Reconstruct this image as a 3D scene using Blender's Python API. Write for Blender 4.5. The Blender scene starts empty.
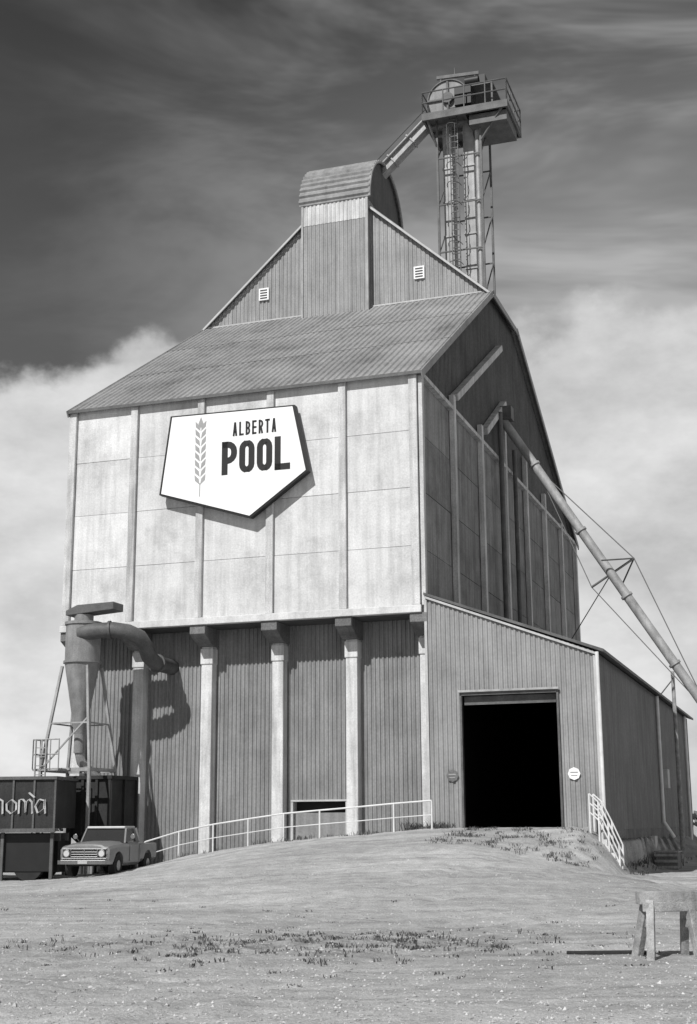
import bpy, bmesh, math, random
from mathutils import Vector, Matrix, noise
random.seed(7)
scene=bpy.context.scene
R=math.radians

# ---------------------------------------------------------------- materials
def mat(name, base, var=.15, scale=1.5, rough=.8, metal=0.0, bump=.2, bscale=30, streak=0.0, island=0.0, spec=.3, blotch=0.0, simple=False):
    m=bpy.data.materials.new(name); m.use_nodes=True
    nt=m.node_tree; N=nt.nodes; L=nt.links
    b=N['Principled BSDF']
    b.inputs['Roughness'].default_value=rough; b.inputs['Metallic'].default_value=metal
    b.inputs['Specular IOR Level'].default_value=spec
    tc=N.new('ShaderNodeTexCoord')
    def nz(sc,det,vec=None,r=.6):
        n=N.new('ShaderNodeTexNoise'); n.inputs['Scale'].default_value=sc; n.inputs['Detail'].default_value=det
        n.inputs['Roughness'].default_value=r
        L.new(vec if vec else tc.outputs['Object'],n.inputs['Vector']); return n.outputs['Fac']
    def mr(f,a,bb,lo,hi):
        k=N.new('ShaderNodeMapRange'); k.inputs[1].default_value=a;k.inputs[2].default_value=bb
        k.inputs[3].default_value=lo;k.inputs[4].default_value=hi; L.new(f,k.inputs[0]); return k.outputs[0]
    def mul(a,c):
        k=N.new('ShaderNodeMath');k.operation='MULTIPLY'
        for i,v in enumerate((a,c)):
            if isinstance(v,(int,float)): k.inputs[i].default_value=v
            else: L.new(v,k.inputs[i])
        return k.outputs[0]
    v=mul(mr(nz(scale,4),.3,.7,1-var,1+var),base)
    if not simple: v=mul(v,mr(nz(scale*18,2),.3,.7,1-var*.8,1+var*.8))
    if streak:
        mp=N.new('ShaderNodeMapping'); mp.inputs['Scale'].default_value=(2.6,2.6,.16)
        L.new(tc.outputs['Object'],mp.inputs['Vector'])
        v=mul(v,mr(nz(1.6,5,mp.outputs[0]),.42,.72,1+streak*.15,1-streak))
    if blotch:
        v=mul(v,mr(nz(.55,6,None,.72),.5,.7,1.03,1-blotch))
    if island:
        g=N.new('ShaderNodeNewGeometry'); v=mul(v,mr(g.outputs['Random Per Island'],0,1,1-island,1+island))
    c=N.new('ShaderNodeCombineColor')
    for i in range(3): L.new(v,c.inputs[i])
    L.new(c.outputs[0],b.inputs['Base Color'])
    if bump:
        bp=N.new('ShaderNodeBump'); bp.inputs['Strength'].default_value=bump; bp.inputs['Distance'].default_value=.03
        L.new(nz(bscale,3),bp.inputs['Height']); L.new(bp.outputs[0],b.inputs['Normal'])
    return m
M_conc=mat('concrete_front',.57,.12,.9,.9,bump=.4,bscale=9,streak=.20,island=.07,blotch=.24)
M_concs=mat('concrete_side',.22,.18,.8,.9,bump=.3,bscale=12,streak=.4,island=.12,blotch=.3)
M_pier=mat('concrete_pier',.55,.14,1.2,.9,bump=.3,bscale=14,streak=.4)
M_rib=mat('concrete_rib',.50,.2,1.2,.9,bump=.3,bscale=14,streak=.45)
M_ribs=mat('concrete_side_rib',.50,.18,1.2,.9,bump=.3,bscale=14,streak=.4)
M_dark=mat('dark_joint',.07,.2,simple=True,bump=0)
M_wall=mat('corrugated_wall',.22,.14,.7,.6,bump=0,streak=.3,spec=.3,blotch=.15)
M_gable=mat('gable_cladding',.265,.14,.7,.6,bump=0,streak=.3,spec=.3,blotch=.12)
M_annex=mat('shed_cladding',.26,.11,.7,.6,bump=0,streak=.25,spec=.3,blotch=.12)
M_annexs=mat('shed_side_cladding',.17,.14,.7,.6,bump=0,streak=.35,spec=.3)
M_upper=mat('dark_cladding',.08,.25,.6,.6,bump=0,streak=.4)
M_roof=mat('roof_sheet',.24,.20,.5,.55,bump=0,blotch=.38,spec=.35)
M_trim=mat('light_trim',.42,.15,2,.6,bump=0)
M_steel=mat('galv_steel',.31,.22,2,.55,metal=.1,streak=.3,bump=0)
M_barrel=mat('barrel_sheet',.22,.22,2,.6,streak=.25,bump=0)
M_steeld=mat('dark_steel',.10,.3,2,.6,metal=.1,bump=0)
M_white=mat('white_paint',.80,.04,1.5,.5,bump=.0,streak=.10)
M_black=mat('black_paint',.016,.2,2,.5,simple=True,bump=0)
M_grey=mat('grey_paint',.30,.1,2,.5,simple=True,bump=0)
M_found=mat('foundation',.15,.3,1,.95,streak=.3)
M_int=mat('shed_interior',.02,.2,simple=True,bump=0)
M_wood=mat('weathered_wood',.30,.35,5,.9,streak=.3,bump=.5)
M_cable=mat('cable',.15,.1,simple=True,bump=0)
M_pipe=mat('white_pipe',.62,.12,3,.5,simple=True,bump=0)
M_tyre=mat('tyre',.025,.2,5,.9,simple=True,bump=0)
M_chrome=mat('dull_chrome',.26,.1,3,.35,metal=.9,bump=0,simple=True)
M_carb=mat('truck_paint',.17,.14,1,.35,bump=0,spec=.6)
M_carr=mat('truck_roof_paint',.32,.12,1,.4,bump=0,spec=.6)
M_glass=mat('window_glass',.03,.1,1,.08,bump=0,spec=.9,simple=True)
M_lamp=mat('headlamp_glass',.5,.05,1,.15,bump=0,spec=.8,simple=True)
M_bin=mat('rusty_dark_steel',.028,.35,1.5,.7,streak=.3,bump=0)
M_text=mat('faded_lettering',.38,.3,4,.8,bump=0)
M_weed=mat('weeds',.10,.4,3,.9,bump=0,island=.4,simple=True)
M_stone=mat('stones',.38,.2,3,.95,island=.4,simple=True,bump=0)

# ---------------------------------------------------------------- mesh helpers
class MB:
    def __init__(s): s.v=[]; s.f=[]
    def add(s,vs,fs):
        o=len(s.v); s.v+= [tuple(v) for v in vs]; s.f+=[tuple(i+o for i in f) for f in fs]
    def box(s,x0,x1,y0,y1,z0,z1):
        s.add([(x,y,z) for z in (z0,z1) for y in (y0,y1) for x in (x0,x1)],
              [(0,2,3,1),(4,5,7,6),(0,1,5,4),(2,6,7,3),(0,4,6,2),(1,3,7,5)])
    def beam(s,p,q,w,h,up=(0,0,1)):
        p=Vector(p);q=Vector(q);d=(q-p).normalized();u=Vector(up)
        if abs(d.dot(u))>.98:u=Vector((0,1,0))
        a=d.cross(u).normalized()*w/2; b=a.cross(d).normalized()*h/2
        vs=[]
        for c in (p,q): vs+=[c-a-b,c+a-b,c+a+b,c-a+b]
        s.add(vs,[(0,3,2,1),(4,5,6,7),(0,1,5,4),(1,2,6,5),(2,3,7,6),(3,0,4,7)])
    def cone(s,p,q,r0,r1,n=16):
        p=Vector(p);q=Vector(q);d=(q-p).normalized();u=Vector((0,0,1))
        if abs(d.dot(u))>.98:u=Vector((0,1,0))
        a=d.cross(u).normalized(); b=a.cross(d)
        vs=[]
        for c,r in ((p,r0),(q,r1)):
            for i in range(n):
                t=2*math.pi*i/n; vs.append(c+a*math.cos(t)*r+b*math.sin(t)*r)
        fs=[(i,(i+1)%n,n+(i+1)%n,n+i) for i in range(n)]+[tuple(range(n))[::-1],tuple(range(n,2*n))]
        s.add(vs,fs)
    def cyl(s,p,q,r,n=12): s.cone(p,q,r,r,n)
    def tube(s,pts,r,n=14):
        pts=[Vector(p) for p in pts]; vs=[];prev=None
        for i,p in enumerate(pts):
            d=(pts[min(i+1,len(pts)-1)]-pts[max(i-1,0)]).normalized()
            if prev is None:
                u=Vector((0,0,1)) if abs(d.z)<.9 else Vector((0,1,0)); a=d.cross(u).normalized()
            else: a=(prev-d*prev.dot(d)).normalized()
            prev=a;b=a.cross(d)
            for k in range(n):
                t=2*math.pi*k/n; vs.append(p+a*math.cos(t)*r+b*math.sin(t)*r)
        fs=[]
        for i in range(len(pts)-1):
            for k in range(n): fs.append((i*n+k,i*n+(k+1)%n,(i+1)*n+(k+1)%n,(i+1)*n+k))
        fs+= [tuple(range(n)),tuple(range((len(pts)-1)*n,len(pts)*n))]
        s.add(vs,fs)
    def poly(s,pts,off):
        n=len(pts);off=Vector(off); P=[Vector(p) for p in pts]
        s.add(P+[p+off for p in P],[tuple(range(n))[::-1],tuple(range(n,2*n))]+[(i,(i+1)%n,n+(i+1)%n,n+i) for i in range(n)])
    def corr(s,O,U,V,Nn,u0,u1,f0,f1,pitch=.2,depth=.035,breaks=()):
        O=Vector(O);U=Vector(U);V=Vector(V);Nn=Vector(Nn)
        us=[];k=math.floor(u0/pitch)
        prof=[(0,0),(.35,0),(.5,1),(.85,1)]
        while k*pitch<u1+pitch:
            for a,h in prof:
                u=(k+a)*pitch
                if u0<=u<=u1: us.append((u,h*depth))
            k+=1
        def hh(u):
            t=(u/pitch)%1
            if t<.35:return 0
            if t<.5:return depth*(t-.35)/.15
            if t<.85:return depth
            return depth*(1-(t-.85)/.15)
        us+= [(u0,hh(u0)),(u1,hh(u1))]+[(b,hh(b)) for b in breaks if u0<b<u1]
        us=sorted(set(us)); vs=[];fs=[]
        for u,h in us:
            for f in (f0,f1):
                vv=f(u) if callable(f) else f
                vs.append(O+U*u+V*vv+Nn*h)
        for i in range(len(us)-1):
            if us[i+1][0]-us[i][0]>1e-5: fs.append((2*i,2*i+2,2*i+3,2*i+1))
        s.add(vs,fs)
    def obj(s,name,m,parent=None,smooth=False,bevel=0):
        me=bpy.data.meshes.new(name); me.from_pydata([tuple(v) for v in s.v],[],s.f)
        bm=bmesh.new();bm.from_mesh(me);bmesh.ops.recalc_face_normals(bm,faces=bm.faces);bm.to_mesh(me);bm.free()
        me.materials.append(m)
        if smooth:
            for p in me.polygons:p.use_smooth=True
        o=bpy.data.objects.new(name,me);scene.collection.objects.link(o)
        if smooth:
            md=o.modifiers.new('es','EDGE_SPLIT');md.split_angle=R(35)
        if bevel:
            md=o.modifiers.new('b','BEVEL');md.width=bevel;md.segments=2;md.limit_method='ANGLE'
        if parent:o.parent=parent
        return o
def empty(name,loc=(0,0,0),rz=0,parent=None):
    e=bpy.data.objects.new(name,None);scene.collection.objects.link(e)
    e.location=loc;e.rotation_euler=(0,0,rz)
    if parent:e.parent=parent
    return e

# ---------------------------------------------------------------- site frame
OX,OY=-10.66,50.0; cA,sA=.946,-.325
nrm=math.hypot(cA,sA);cA/=nrm;sA/=nrm
RZ=math.atan2(sA,cA)
def to_local(x,y):
    dx,dy=x-OX,y-OY; return dx*cA+dy*sA, -dx*sA+dy*cA
def to_world(lx,ly): return OX+lx*cA-ly*sA, OY+lx*sA+ly*cA
W=13.85;D=32.0
def interp(x,pts):
    if x<=pts[0][0]:return pts[0][1]
    for (a,fa),(b,fb) in zip(pts,pts[1:]):
        if x<=b:
            t=(x-a)/(b-a); return fa+(fb-fa)*t
    return pts[-1][1]
def sm(t): t=max(0,min(1,t));return t*t*(3-2*t)
FP=[(-3,0),(0,.02),(3.5,.08),(6.1,.48),(8.8,.72),(11.4,.86),(14,.985),(19.3,.985),(19.9,.62),(20.5,0.10),(21.5,0)]
def N3(x,y,s,o): return noise.noise(Vector((x*s,y*s,o)))
def ground_z(x,y):
    lx,ly=to_local(x,y); n=-ly
    F0=interp(lx,FP)
    if n>1:
        wob=.7*N3(x,y,.5,31)
        F1=sm((lx-1.8)/11.5)*(1-sm((lx-15.5+wob)/(5.6+.45*min(n,14))))
        k=sm((n-1)/5.5)
        F=F0*(1-k)+F1*k
    else: F=F0
    if n>0:
        t=max(0,min(1,(n-.6)/16)); G=1-(.72*t+.28*sm(t))
    else: G=1-sm((ly-34)/10)
    if n<-.1 and lx>19.9: F*=.3
    und=.05*N3(x,y,.18,0)+.030*N3(x,y,.8,3)+.022*N3(x,y,2.2,9)
    d=math.hypot(x,y)
    if d<48: und+=.012*N3(x,y,4.5,15)+.04*max(0,N3(x,y,1.3,40))*N3(x,y,5,41)
    if 6<y<46:
        s=(y-10)/34
        cx=-6.0+15.5*sm(s*.5+.5)*s if s>0 else -6
        for off in (-.9,.75,2.6,4.2):
            e=(x-(cx-1.0+off*(1+.2*s))-.25*math.sin(y*.17+off))
            und-=.030*math.exp(-(e/.2)**2)-.016*math.exp(-((abs(e)-.36)/.14)**2)
    if n>1:
        und+=.15*max(0,N3(x,y,1.1,11))*math.exp(-((n-3.5)/2.5)**2)*sm((lx-14.5)/3)
    und+=.08*abs(N3(x,y,1.7,21))*math.exp(-((y-20.7)/1.6)**2-((x+.4)/2.8)**2)
    far=max(0,math.hypot(x,y-30)-120)
    z=1.6*F*G+und+.4*noise.noise(Vector((x*.004,y*.004,5)))*min(1,far/300)-min(far,400)*.0006
    if ly>.1 and 0<lx<19.7 and ly<33: z-=.18
    return z

def axis(lo,hi,step,far):
    a=[lo+i*step for i in range(int(round((hi-lo)/step))+1)]
    s=step;x=hi
    while x<far: s*=1.25;x+=s;a.append(x)
    s=step;x=lo
    while x>-far: s*=1.25;x-=s;a.insert(0,x)
    return a
xs=axis(-15,15,.1,3500);ys=axis(10,50,.11,3500)
vs=[(x,y,ground_z(x,y)) for y in ys for x in xs];nx=len(xs)
fs=[(j*nx+i,j*nx+i+1,(j+1)*nx+i+1,(j+1)*nx+i) for j in range(len(ys)-1) for i in range(nx-1)]
me=bpy.data.meshes.new('ground');me.from_pydata(vs,[],fs)
for p in me.polygons:p.use_smooth=True
g=bpy.data.objects.new('ground',me);scene.collection.objects.link(g)
def ground_mat():
    m=bpy.data.materials.new('gravel_yard');m.use_nodes=True;nt=m.node_tree;N=nt.nodes;L=nt.links
    b=N['Principled BSDF'];b.inputs['Roughness'].default_value=.95;b.inputs['Specular IOR Level'].default_value=.1
    tc=N.new('ShaderNodeTexCoord')
    def nz(sc,det,scl=None,rot=0,r=.6):
        v=tc.outputs['Object']
        if scl:
            mp=N.new('ShaderNodeMapping');mp.inputs['Scale'].default_value=scl;mp.inputs['Rotation'].default_value=(0,0,rot)
            L.new(v,mp.inputs['Vector']);v=mp.outputs[0]
        n=N.new('ShaderNodeTexNoise');n.inputs['Scale'].default_value=sc;n.inputs['Detail'].default_value=det;n.inputs['Roughness'].default_value=r
        L.new(v,n.inputs['Vector']);return n.outputs['Fac']
    def mr(f,a,c,lo,hi):
        k=N.new('ShaderNodeMapRange')
        for i,q in ((1,a),(2,c),(3,lo),(4,hi)):k.inputs[i].default_value=q
        L.new(f,k.inputs[0]);return k.outputs[0]
    def mul(a,c,op='MULTIPLY'):
        k=N.new('ShaderNodeMath');k.operation=op
        for i,v in enumerate((a,c)):
            if isinstance(v,(int,float)):k.inputs[i].default_value=v
            else:L.new(v,k.inputs[i])
        return k.outputs[0]
    v=mul(mr(nz(.22,4),.35,.65,.86,1.08),.475)
    v=mul(v,mr(nz(1,4,(.09,1.1,1),R(-7)),.42,.68,1.05,.74))
    v=mul(v,mr(nz(1,3,(.12,3.6,1),R(4)),.54,.68,1.0,.80))
    v=mul(v,mr(nz(2.2,5,None,0,.7),.35,.7,1.12,.76))
    v=mul(v,mr(nz(30,3,None,0,.8),.3,.72,.62,1.28))
    mp=N.new('ShaderNodeMapping');mp.vector_type='TEXTURE';mp.inputs['Location'].default_value=(-.3,20.7,0);mp.inputs['Scale'].default_value=(5.2,2.8,50)
    L.new(tc.outputs['Object'],mp.inputs['Vector'])
    gr=N.new('ShaderNodeTexGradient');gr.gradient_type='SPHERICAL';L.new(mp.outputs[0],gr.inputs[0])
    pf=mul(mr(gr.outputs['Fac'],0,.6,0,1),mr(nz(1.8,5,None,0,.75),.42,.6,0,1))
    v=mul(v,mr(pf,0,1,1,.58))
    c=N.new('ShaderNodeCombineColor')
    for i in range(3):L.new(v,c.inputs[i])
    L.new(c.outputs[0],b.inputs['Base Color'])
    bp=N.new('ShaderNodeBump');bp.inputs['Strength'].default_value=.8;bp.inputs['Distance'].default_value=.07
    L.new(nz(8,5,None,0,.8),bp.inputs['Height'])
    L.new(bp.outputs[0],b.inputs['Normal']);return m
g.data.materials.append(ground_mat())

# ---------------------------------------------------------------- grain elevator
GE=empty('grain_elevator',(OX,OY,0),RZ)
ZB,ZE,ZH,ZA=9.0,17.36,24.9,31.2
Y1,Y2=11.9,16.9
b=MB();b.box(.06,W-.08,.08,D-.06,ZB,ZE-.05);b.box(.3,W-.3,.5,D-.3,ZE-.1,ZE);b.obj('bin_core',M_dark,GE)
b=MB()
for i in range(5):
    for j in range(4):
        x0=i*W/5;x1=(i+1)*W/5;z0=ZB+j*2.07;z1=z0+2.07
        dy=random.uniform(-.008,.008)
        b.box(x0+.012,x1-.012,0+dy,.12,z0+(.008 if j else 0),z1-.008)
        b.box(x0+.012,x1-.012,D-.12,D+dy,z0+(.008 if j else 0),z1-.008)
b.obj('front_panels',M_conc,GE)
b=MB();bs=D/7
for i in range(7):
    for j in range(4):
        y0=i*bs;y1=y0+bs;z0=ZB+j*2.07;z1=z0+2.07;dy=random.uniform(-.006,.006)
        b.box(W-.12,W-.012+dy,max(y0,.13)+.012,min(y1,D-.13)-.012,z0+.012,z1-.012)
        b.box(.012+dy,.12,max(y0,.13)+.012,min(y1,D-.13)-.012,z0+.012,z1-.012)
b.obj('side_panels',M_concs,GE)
b=MB()
for i in range(6):
    x=i*W/5
    x0=x-.14;x1=x+.14
    if i==0:x0,x1=-.02,.28
    if i==5:x0,x1=W-.28,W+.02
    b.box(x0,x1,-.14,-.009,ZB-.02,ZE-.12)
    b.box(x0,x1,D+.009,D+.14,ZB-.02,ZE-.12)
b.obj('front_ribs',M_rib,GE,bevel=.02)
b=MB()
rk=(ZH-ZE)/Y1
tops=[ZE+.1,17.9,18.0,20.0,19.0,18.2,17.6,ZE]
for i in range(1,8):
    y=i*bs-(0.14 if i==7 else 0)
    b.box(W+.003,W+.22,y-.15,y+.15,ZB-.02,tops[i]-.08); b.box(-.2,-.003,y-.14,y+.14,ZB-.02,ZE-.15)
b.box(W+.025,W+.19,.0,.26,ZB-.02,ZE-.15)
b.beam((W+.16,4.75,17.8),(W+.16,13.2,22.7),.3,.28)
b.beam((W+.16,9.7,17.8),(W+.16,13.7,20.2),.3,.28)
b.obj('side_ribs',M_ribs,GE,bevel=.02)
b=MB()
b.box(-.06,W+.06,-.18,.1,ZB-.28,ZB-.025);b.box(W-.1,W+.1,.11,D,ZB-.28,ZB-.025);b.box(-.1,.1,.11,D,ZB-.28,ZB-.025)
b.obj('ring_beam',M_conc,GE,bevel=.02)
b=MB();bd=MB()
for i in range(6):
    x=i*W/5
    if i==0:x=.25
    if i==5:x=W-.25+.18
    b.box(x-.215,x+.215,.76,1.2,-.3,ZB-.95)
    b.box(x-.245,x+.245,.72,1.2,ZB-1.6,ZB-1.02)
    bd.poly([(x-.3,-.1,ZB-.28),(x-.3,1.2,ZB-.28),(x-.3,1.2,ZB-.96),(x-.3,.6,ZB-.96),(x-.3,-.1,ZB-.6)],(.6,0,0))
b.obj('piers',M_pier,GE,bevel=.03);bd.obj('corbels',M_found,GE,bevel=.02)
b=MB();b.box(0,W,.1,D-.1,ZB-.32,ZB-.002);b.obj('bin_soffit',M_dark,GE)
b=MB()
wy=1.2
ox0,ox1,oz=8.75,10.75,2.5
b.corr((0,wy,0),(1,0,0),(0,0,1),(0,-1,0),0.1,ox0,-.3,ZB-.3,.16,.04)
b.corr((0,wy,0),(1,0,0),(0,0,1),(0,-1,0),ox0,ox1,oz,ZB-.3,.16,.04)
b.corr((0,wy,0),(1,0,0),(0,0,1),(0,-1,0),ox1,W,-.3,ZB-.3,.16,.04)
b.corr((.2,0,0),(0,1,0),(0,0,1),(-1,0,0),wy,D-1,-.5,ZB-.3,.16,.04)
b.corr((0,D-1,0),(1,0,0),(0,0,1),(0,1,0),0.2,W,-.5,ZB-.3,.16,.04)
b.corr((W-.06,0,0),(0,1,0),(0,0,1),(1,0,0),wy,D-1,-.5,ZB-.3,.16,.04)
b.obj('lower_walls',M_wall,GE)
b=MB();b.box(ox0-.05,ox0+.03,wy-.1,wy+.3,.9,oz);b.box(ox1-.03,ox1+.05,wy-.1,wy+.3,.9,oz);b.box(ox0-.05,ox1+.05,wy-.12,wy+.3,oz,oz+.06);b.obj('hatch_frame',M_trim,GE)
b=MB();b.box(ox0,ox1,wy+.28,wy+.33,.9,oz);b.obj('hatch_void',M_int,GE)
b=MB();b.box(ox0+.05,ox1-.05,wy+.06,wy+.12,.9,oz-.38);b.obj('hatch_door',M_wall,GE)
def rake(y):
    if y<Y1:return ZE+rk*y
    if y<=Y2:return ZH
    return ZH-(ZH-ZE)*(y-Y2)/(D-Y2)
b=MB()
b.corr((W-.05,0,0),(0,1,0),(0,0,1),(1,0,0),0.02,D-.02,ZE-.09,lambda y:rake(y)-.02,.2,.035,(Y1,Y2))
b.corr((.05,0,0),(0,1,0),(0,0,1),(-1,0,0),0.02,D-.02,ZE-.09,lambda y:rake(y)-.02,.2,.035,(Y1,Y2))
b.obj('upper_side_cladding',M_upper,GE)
b=MB();L1=math.hypot(Y1,ZH-ZE);V=Vector((0,Y1,ZH-ZE))/L1;Nn=Vector((0,-V.z,V.y))
b.corr(Vector((0,0,ZE+.05)),(1,0,0),V,Nn,-.05,W+.28,-.28,L1,.27,.05)
L2=math.hypot(D-Y2,ZH-ZE);V2=Vector((0,-(D-Y2),ZH-ZE))/L2;N2=Vector((0,V2.z,-V2.y));N2=-N2 if N2.z<0 else N2
b.corr(Vector((0,D,ZE+.05)),(1,0,0),V2,N2,-.05,W+.28,-.38,L2,.27,.05)
LG=math.hypot(W/2,ZA-ZH)
for sx in (-1,1):
    Vg=Vector((sx*W/2,0,-(ZA-ZH)))/LG;Ng=Vector((sx*(ZA-ZH),0,W/2)).normalized()
    b.corr(Vector((W/2,0,ZA+.06)),(0,1,0),Vg,Ng,Y1-.22,Y2+.22,0,LG+.35,.27,.04)
b.obj('roof_sheets',M_roof,GE)
b=MB()
for k in (.34,.67):
    p=Vector((0,Y1*k,ZE+.05+(ZH-ZE)*k))+Nn*.055
    b.beam(p+Vector((-.04,0,0)),p+Vector((W+.27,0,0)),.035,.01)
b.obj('roof_laps',M_wall,GE)
b=MB()
b.beam((-.06,-.24,ZE-.12),(W+.28,-.24,ZE-.12),.05,.12);
b.obj('eave_fascia',M_steeld,GE)
b=MB()
for x in (-.06,W+.26):
    b.beam((x,-.26,ZE-.2),(x,Y1,ZH-.03),.05,.26);b.beam((x,D+.36,ZE-.26),(x,Y2,ZH-.03),.05,.26)
    b.beam((x,Y1-.2,ZH-.12),(x,Y2+.2,ZH-.12),.05,.25)
b.obj('rake_boards',M_roof,GE)
b=MB();
for x in (-.03,W-.04): b.box(x,x+.23,0.1,D-.1,ZE-.16,ZE+.0)
b.obj('wall_plate',M_rib,GE)
def gtop(x): return ZA-(ZA-ZH)*abs(x-W/2)/(W/2)
b=MB()
b.corr((0,Y1,0),(1,0,0),(0,0,1),(0,-1,0),0,W,ZH-.5,gtop,.2,.035,(W/2,))
b.corr((0,Y2,0),(1,0,0),(0,0,1),(0,1,0),0,W,ZH-.5,gtop,.2,.035,(W/2,))
b.obj('gable_walls',M_gable,GE)
b=MB()
for y in (Y1-.24,Y2+.24):
    for sx in (0,W): 
        e=(sx+(-.25 if sx==0 else .3),y,ZH-.25)
        b.beam((W/2,y,ZA-.02),e,.06,.09)
b.box(0,W,Y1-.09,Y1-.04,ZH+.03,ZH+.10)
b.obj('gable_trim',M_trim,GE)
for vx in (3.03,10.7):
    b=MB();b.box(vx-.25,vx+.25,Y1-.12,Y1-.03,26.0,26.6)
    o=b.obj('louvre_vent',M_white,GE)
    b=MB()
    for k in range(4): b.box(vx-.18,vx+.18,Y1-.135,Y1-.115,26.07+k*.13,26.13+k*.13)
    b.obj('louvre_slats',M_dark,GE)
c0,c1=5.13,8.32;q0,q1=11.45,16.75;zc=30.4
b=MB();b.corr((0,q0,0),(1,0,0),(0,0,1),(0,-1,0),c0,c1,24.3,zc-1.15,.2,.03)
b.corr((c1,0,0),(0,1,0),(0,0,1),(1,0,0),q0,q1,24.3,zc,.2,.03);b.corr((c0,0,0),(0,1,0),(0,0,1),(-1,0,0),q0,q1,24.3,zc,.2,.03)
b.corr((0,q1,0),(1,0,0),(0,0,1),(0,1,0),c0,c1,24.3,zc,.2,.03)
b.obj('cupola_walls',M_gable,GE)
b=MB();b.corr((0,q0-.015,0),(1,0,0),(0,0,1),(0,-1,0),c0+.01,c1-.01,zc-1.15,zc,.2,.03);b.obj('cupola_band',M_pier,GE)
b=MB();b.box(c0-.05,c0+.05,q0-.06,q0+.03,24.4,zc);b.box(c1-.05,c1+.07,q0-.06,q0+.03,24.4,zc);b.obj('cupola_corner_trim',M_steel,GE)
rc=(q1-q0)/2+.08;qc=(q0+q1)/2
def arch(r0,steps,rip):
    P=[]
    for i in range(steps+1):
        t=math.pi*i/steps; r=r0+(rip if (i//2)%2 else 0)
        P.append((qc-math.cos(t)*r,zc-.12+math.sin(t)*r*1.02))
    return P
A=arch(rc,104,.075);b=MB();vs=[];fs=[]
for (y,z) in A: vs+=[(c0-.15,y,z),(c1+.18,y,z)]
for i in range(len(A)-1):fs.append((2*i,2*i+1,2*i+3,2*i+2))
b.add(vs,fs);b.obj('barrel_roof',M_barrel,GE)
A2=arch(rc-.06,40,0)
for nm,x in (('arch_end_r',c1),('arch_end_l',c0-.04)):
    b=MB();b.poly([(x,y,z) for y,z in A2],(.04,0,0));b.obj(nm,M_upper,GE)
b=MB();b.tube([(c1+.16,y,z) for y,z in arch(rc-.02,30,0)],.07,8);b.obj('arch_rim',M_steel,GE)

# ---------------------------------------------------------------- sign
_sx,_sy=to_world(-.10,.26)
SG=empty('pool_sign',(_sx,_sy,-.04),RZ)
P=[(4.60,16.55),(9.46,16.47),(9.98,14.02),(7.80,12.50),(4.22,13.62)]
def shrink(P,k):
    cx=sum(p[0] for p in P)/5;cz=sum(p[1] for p in P)/5
    return [(cx+(x-cx)*k,cz+(z-cz)*k) for x,z in P]
b=MB();b.poly([(x,-.75,z) for x,z in shrink(P,.985)],(0,.03,0));b.obj('sign_face',M_white,SG)
b=MB();b.poly([(x,-.718,z) for x,z in shrink(P,1.018)],(0,.27,0));b.obj('sign_box',M_black,SG)
b=MB()
for x in (5.6,8.3): b.beam((x,-.45,16.0),(x,-.2,16.0),.1,.1);b.beam((x,-.45,14.3),(x,-.2,14.3),.1,.1)
b.obj('sign_brackets',M_steeld,SG)
def letters(word,x0,z0,h,wd,gap,st,name,m,y=-.753):
    b=MB()
    def seg(p,q,ox):
        p=Vector((ox+p[0]*wd,0,z0+p[1]*h));q=Vector((ox+q[0]*wd,0,z0+q[1]*h));d=(q-p).normalized();n=Vector((-d.z,0,d.x))*st/2
        b.poly([(v.x,y,v.z) for v in (p-n,q-n,q+n,p+n)],(0,-.008,0))
    def arc(pts,ox):
        n=len(pts);P=[Vector((ox+a*wd,0,z0+c*h)) for a,c in pts];I=[];O=[]
        closed=(pts[0]==pts[-1])
        for i in range(n):
            a=P[i-1] if i>0 else (P[-2] if closed else P[0]);c=P[i+1] if i<n-1 else (P[1] if closed else P[-1])
            d=(c-a).normalized();nn=Vector((-d.z,0,d.x))*st/2;I.append(P[i]-nn);O.append(P[i]+nn)
        for i in range(n-1): b.poly([(v.x,y,v.z) for v in (I[i],I[i+1],O[i+1],O[i])],(0,-.008-.0003*(i%3),0))
    s=st/2;sx=s/wd;sz=s/h
    def rr(x0_,x1_,z0_,z1_,r):
        pts=[];rx=r/wd;rz=r/h
        for cx,cz,a0 in ((x1_-rx,z1_-rz,0),(x0_+rx,z1_-rz,90),(x0_+rx,z0_+rz,180),(x1_-rx,z0_+rz,270)):
            for k in range(5):
                t=R(a0+k*22.5);pts.append((cx+rx*math.cos(t),cz+rz*math.sin(t)))
        return pts+[pts[0]]
    ox=x0
    for ch in word:
        if ch=='O': arc(rr(sx,1-sx,sz,1-sz,wd*.36),ox)
        elif ch=='L': seg((sx,0),(sx,1),ox);seg((0,sz),(1,sz),ox)
        elif ch=='T': seg((.5,0),(.5,1),ox);seg((0,1-sz),(1,1-sz),ox)
        elif ch=='E':
            seg((sx,0),(sx,1),ox)
            for q in (sz,.5,1-sz): seg((0,q),(.95,q),ox)
        elif ch=='A': seg((sx,0),(.5,1),ox);seg((1-sx,0),(.5,1),ox);seg((.2,.3),(.8,.3),ox)
        else:
            seg((sx,0),(sx,1),ox)
            def bowl(za,zb_):
                r=(zb_-za)*h*.42;rx=r/wd;rz=r/h
                pts=[(0.02,zb_)];pts+=[(1-sx-rx+rx*math.sin(R(k*22.5)),zb_-rz+rz*math.cos(R(k*22.5))) for k in range(5)]
                pts+=[(1-sx-rx+rx*math.cos(R(k*22.5)),za+rz-rz*math.sin(R(k*22.5))) for k in range(5)]+[(0.02,za)]
                arc(pts,ox)
            bowl(.47 if ch!='P' else .42,1-sz)
            if ch=='B': bowl(sz,.49)
            if ch=='R': seg((.5,.47),(1-sx,0),ox)
        ox+=wd+gap
    return b.obj(name,m,SG)
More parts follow.
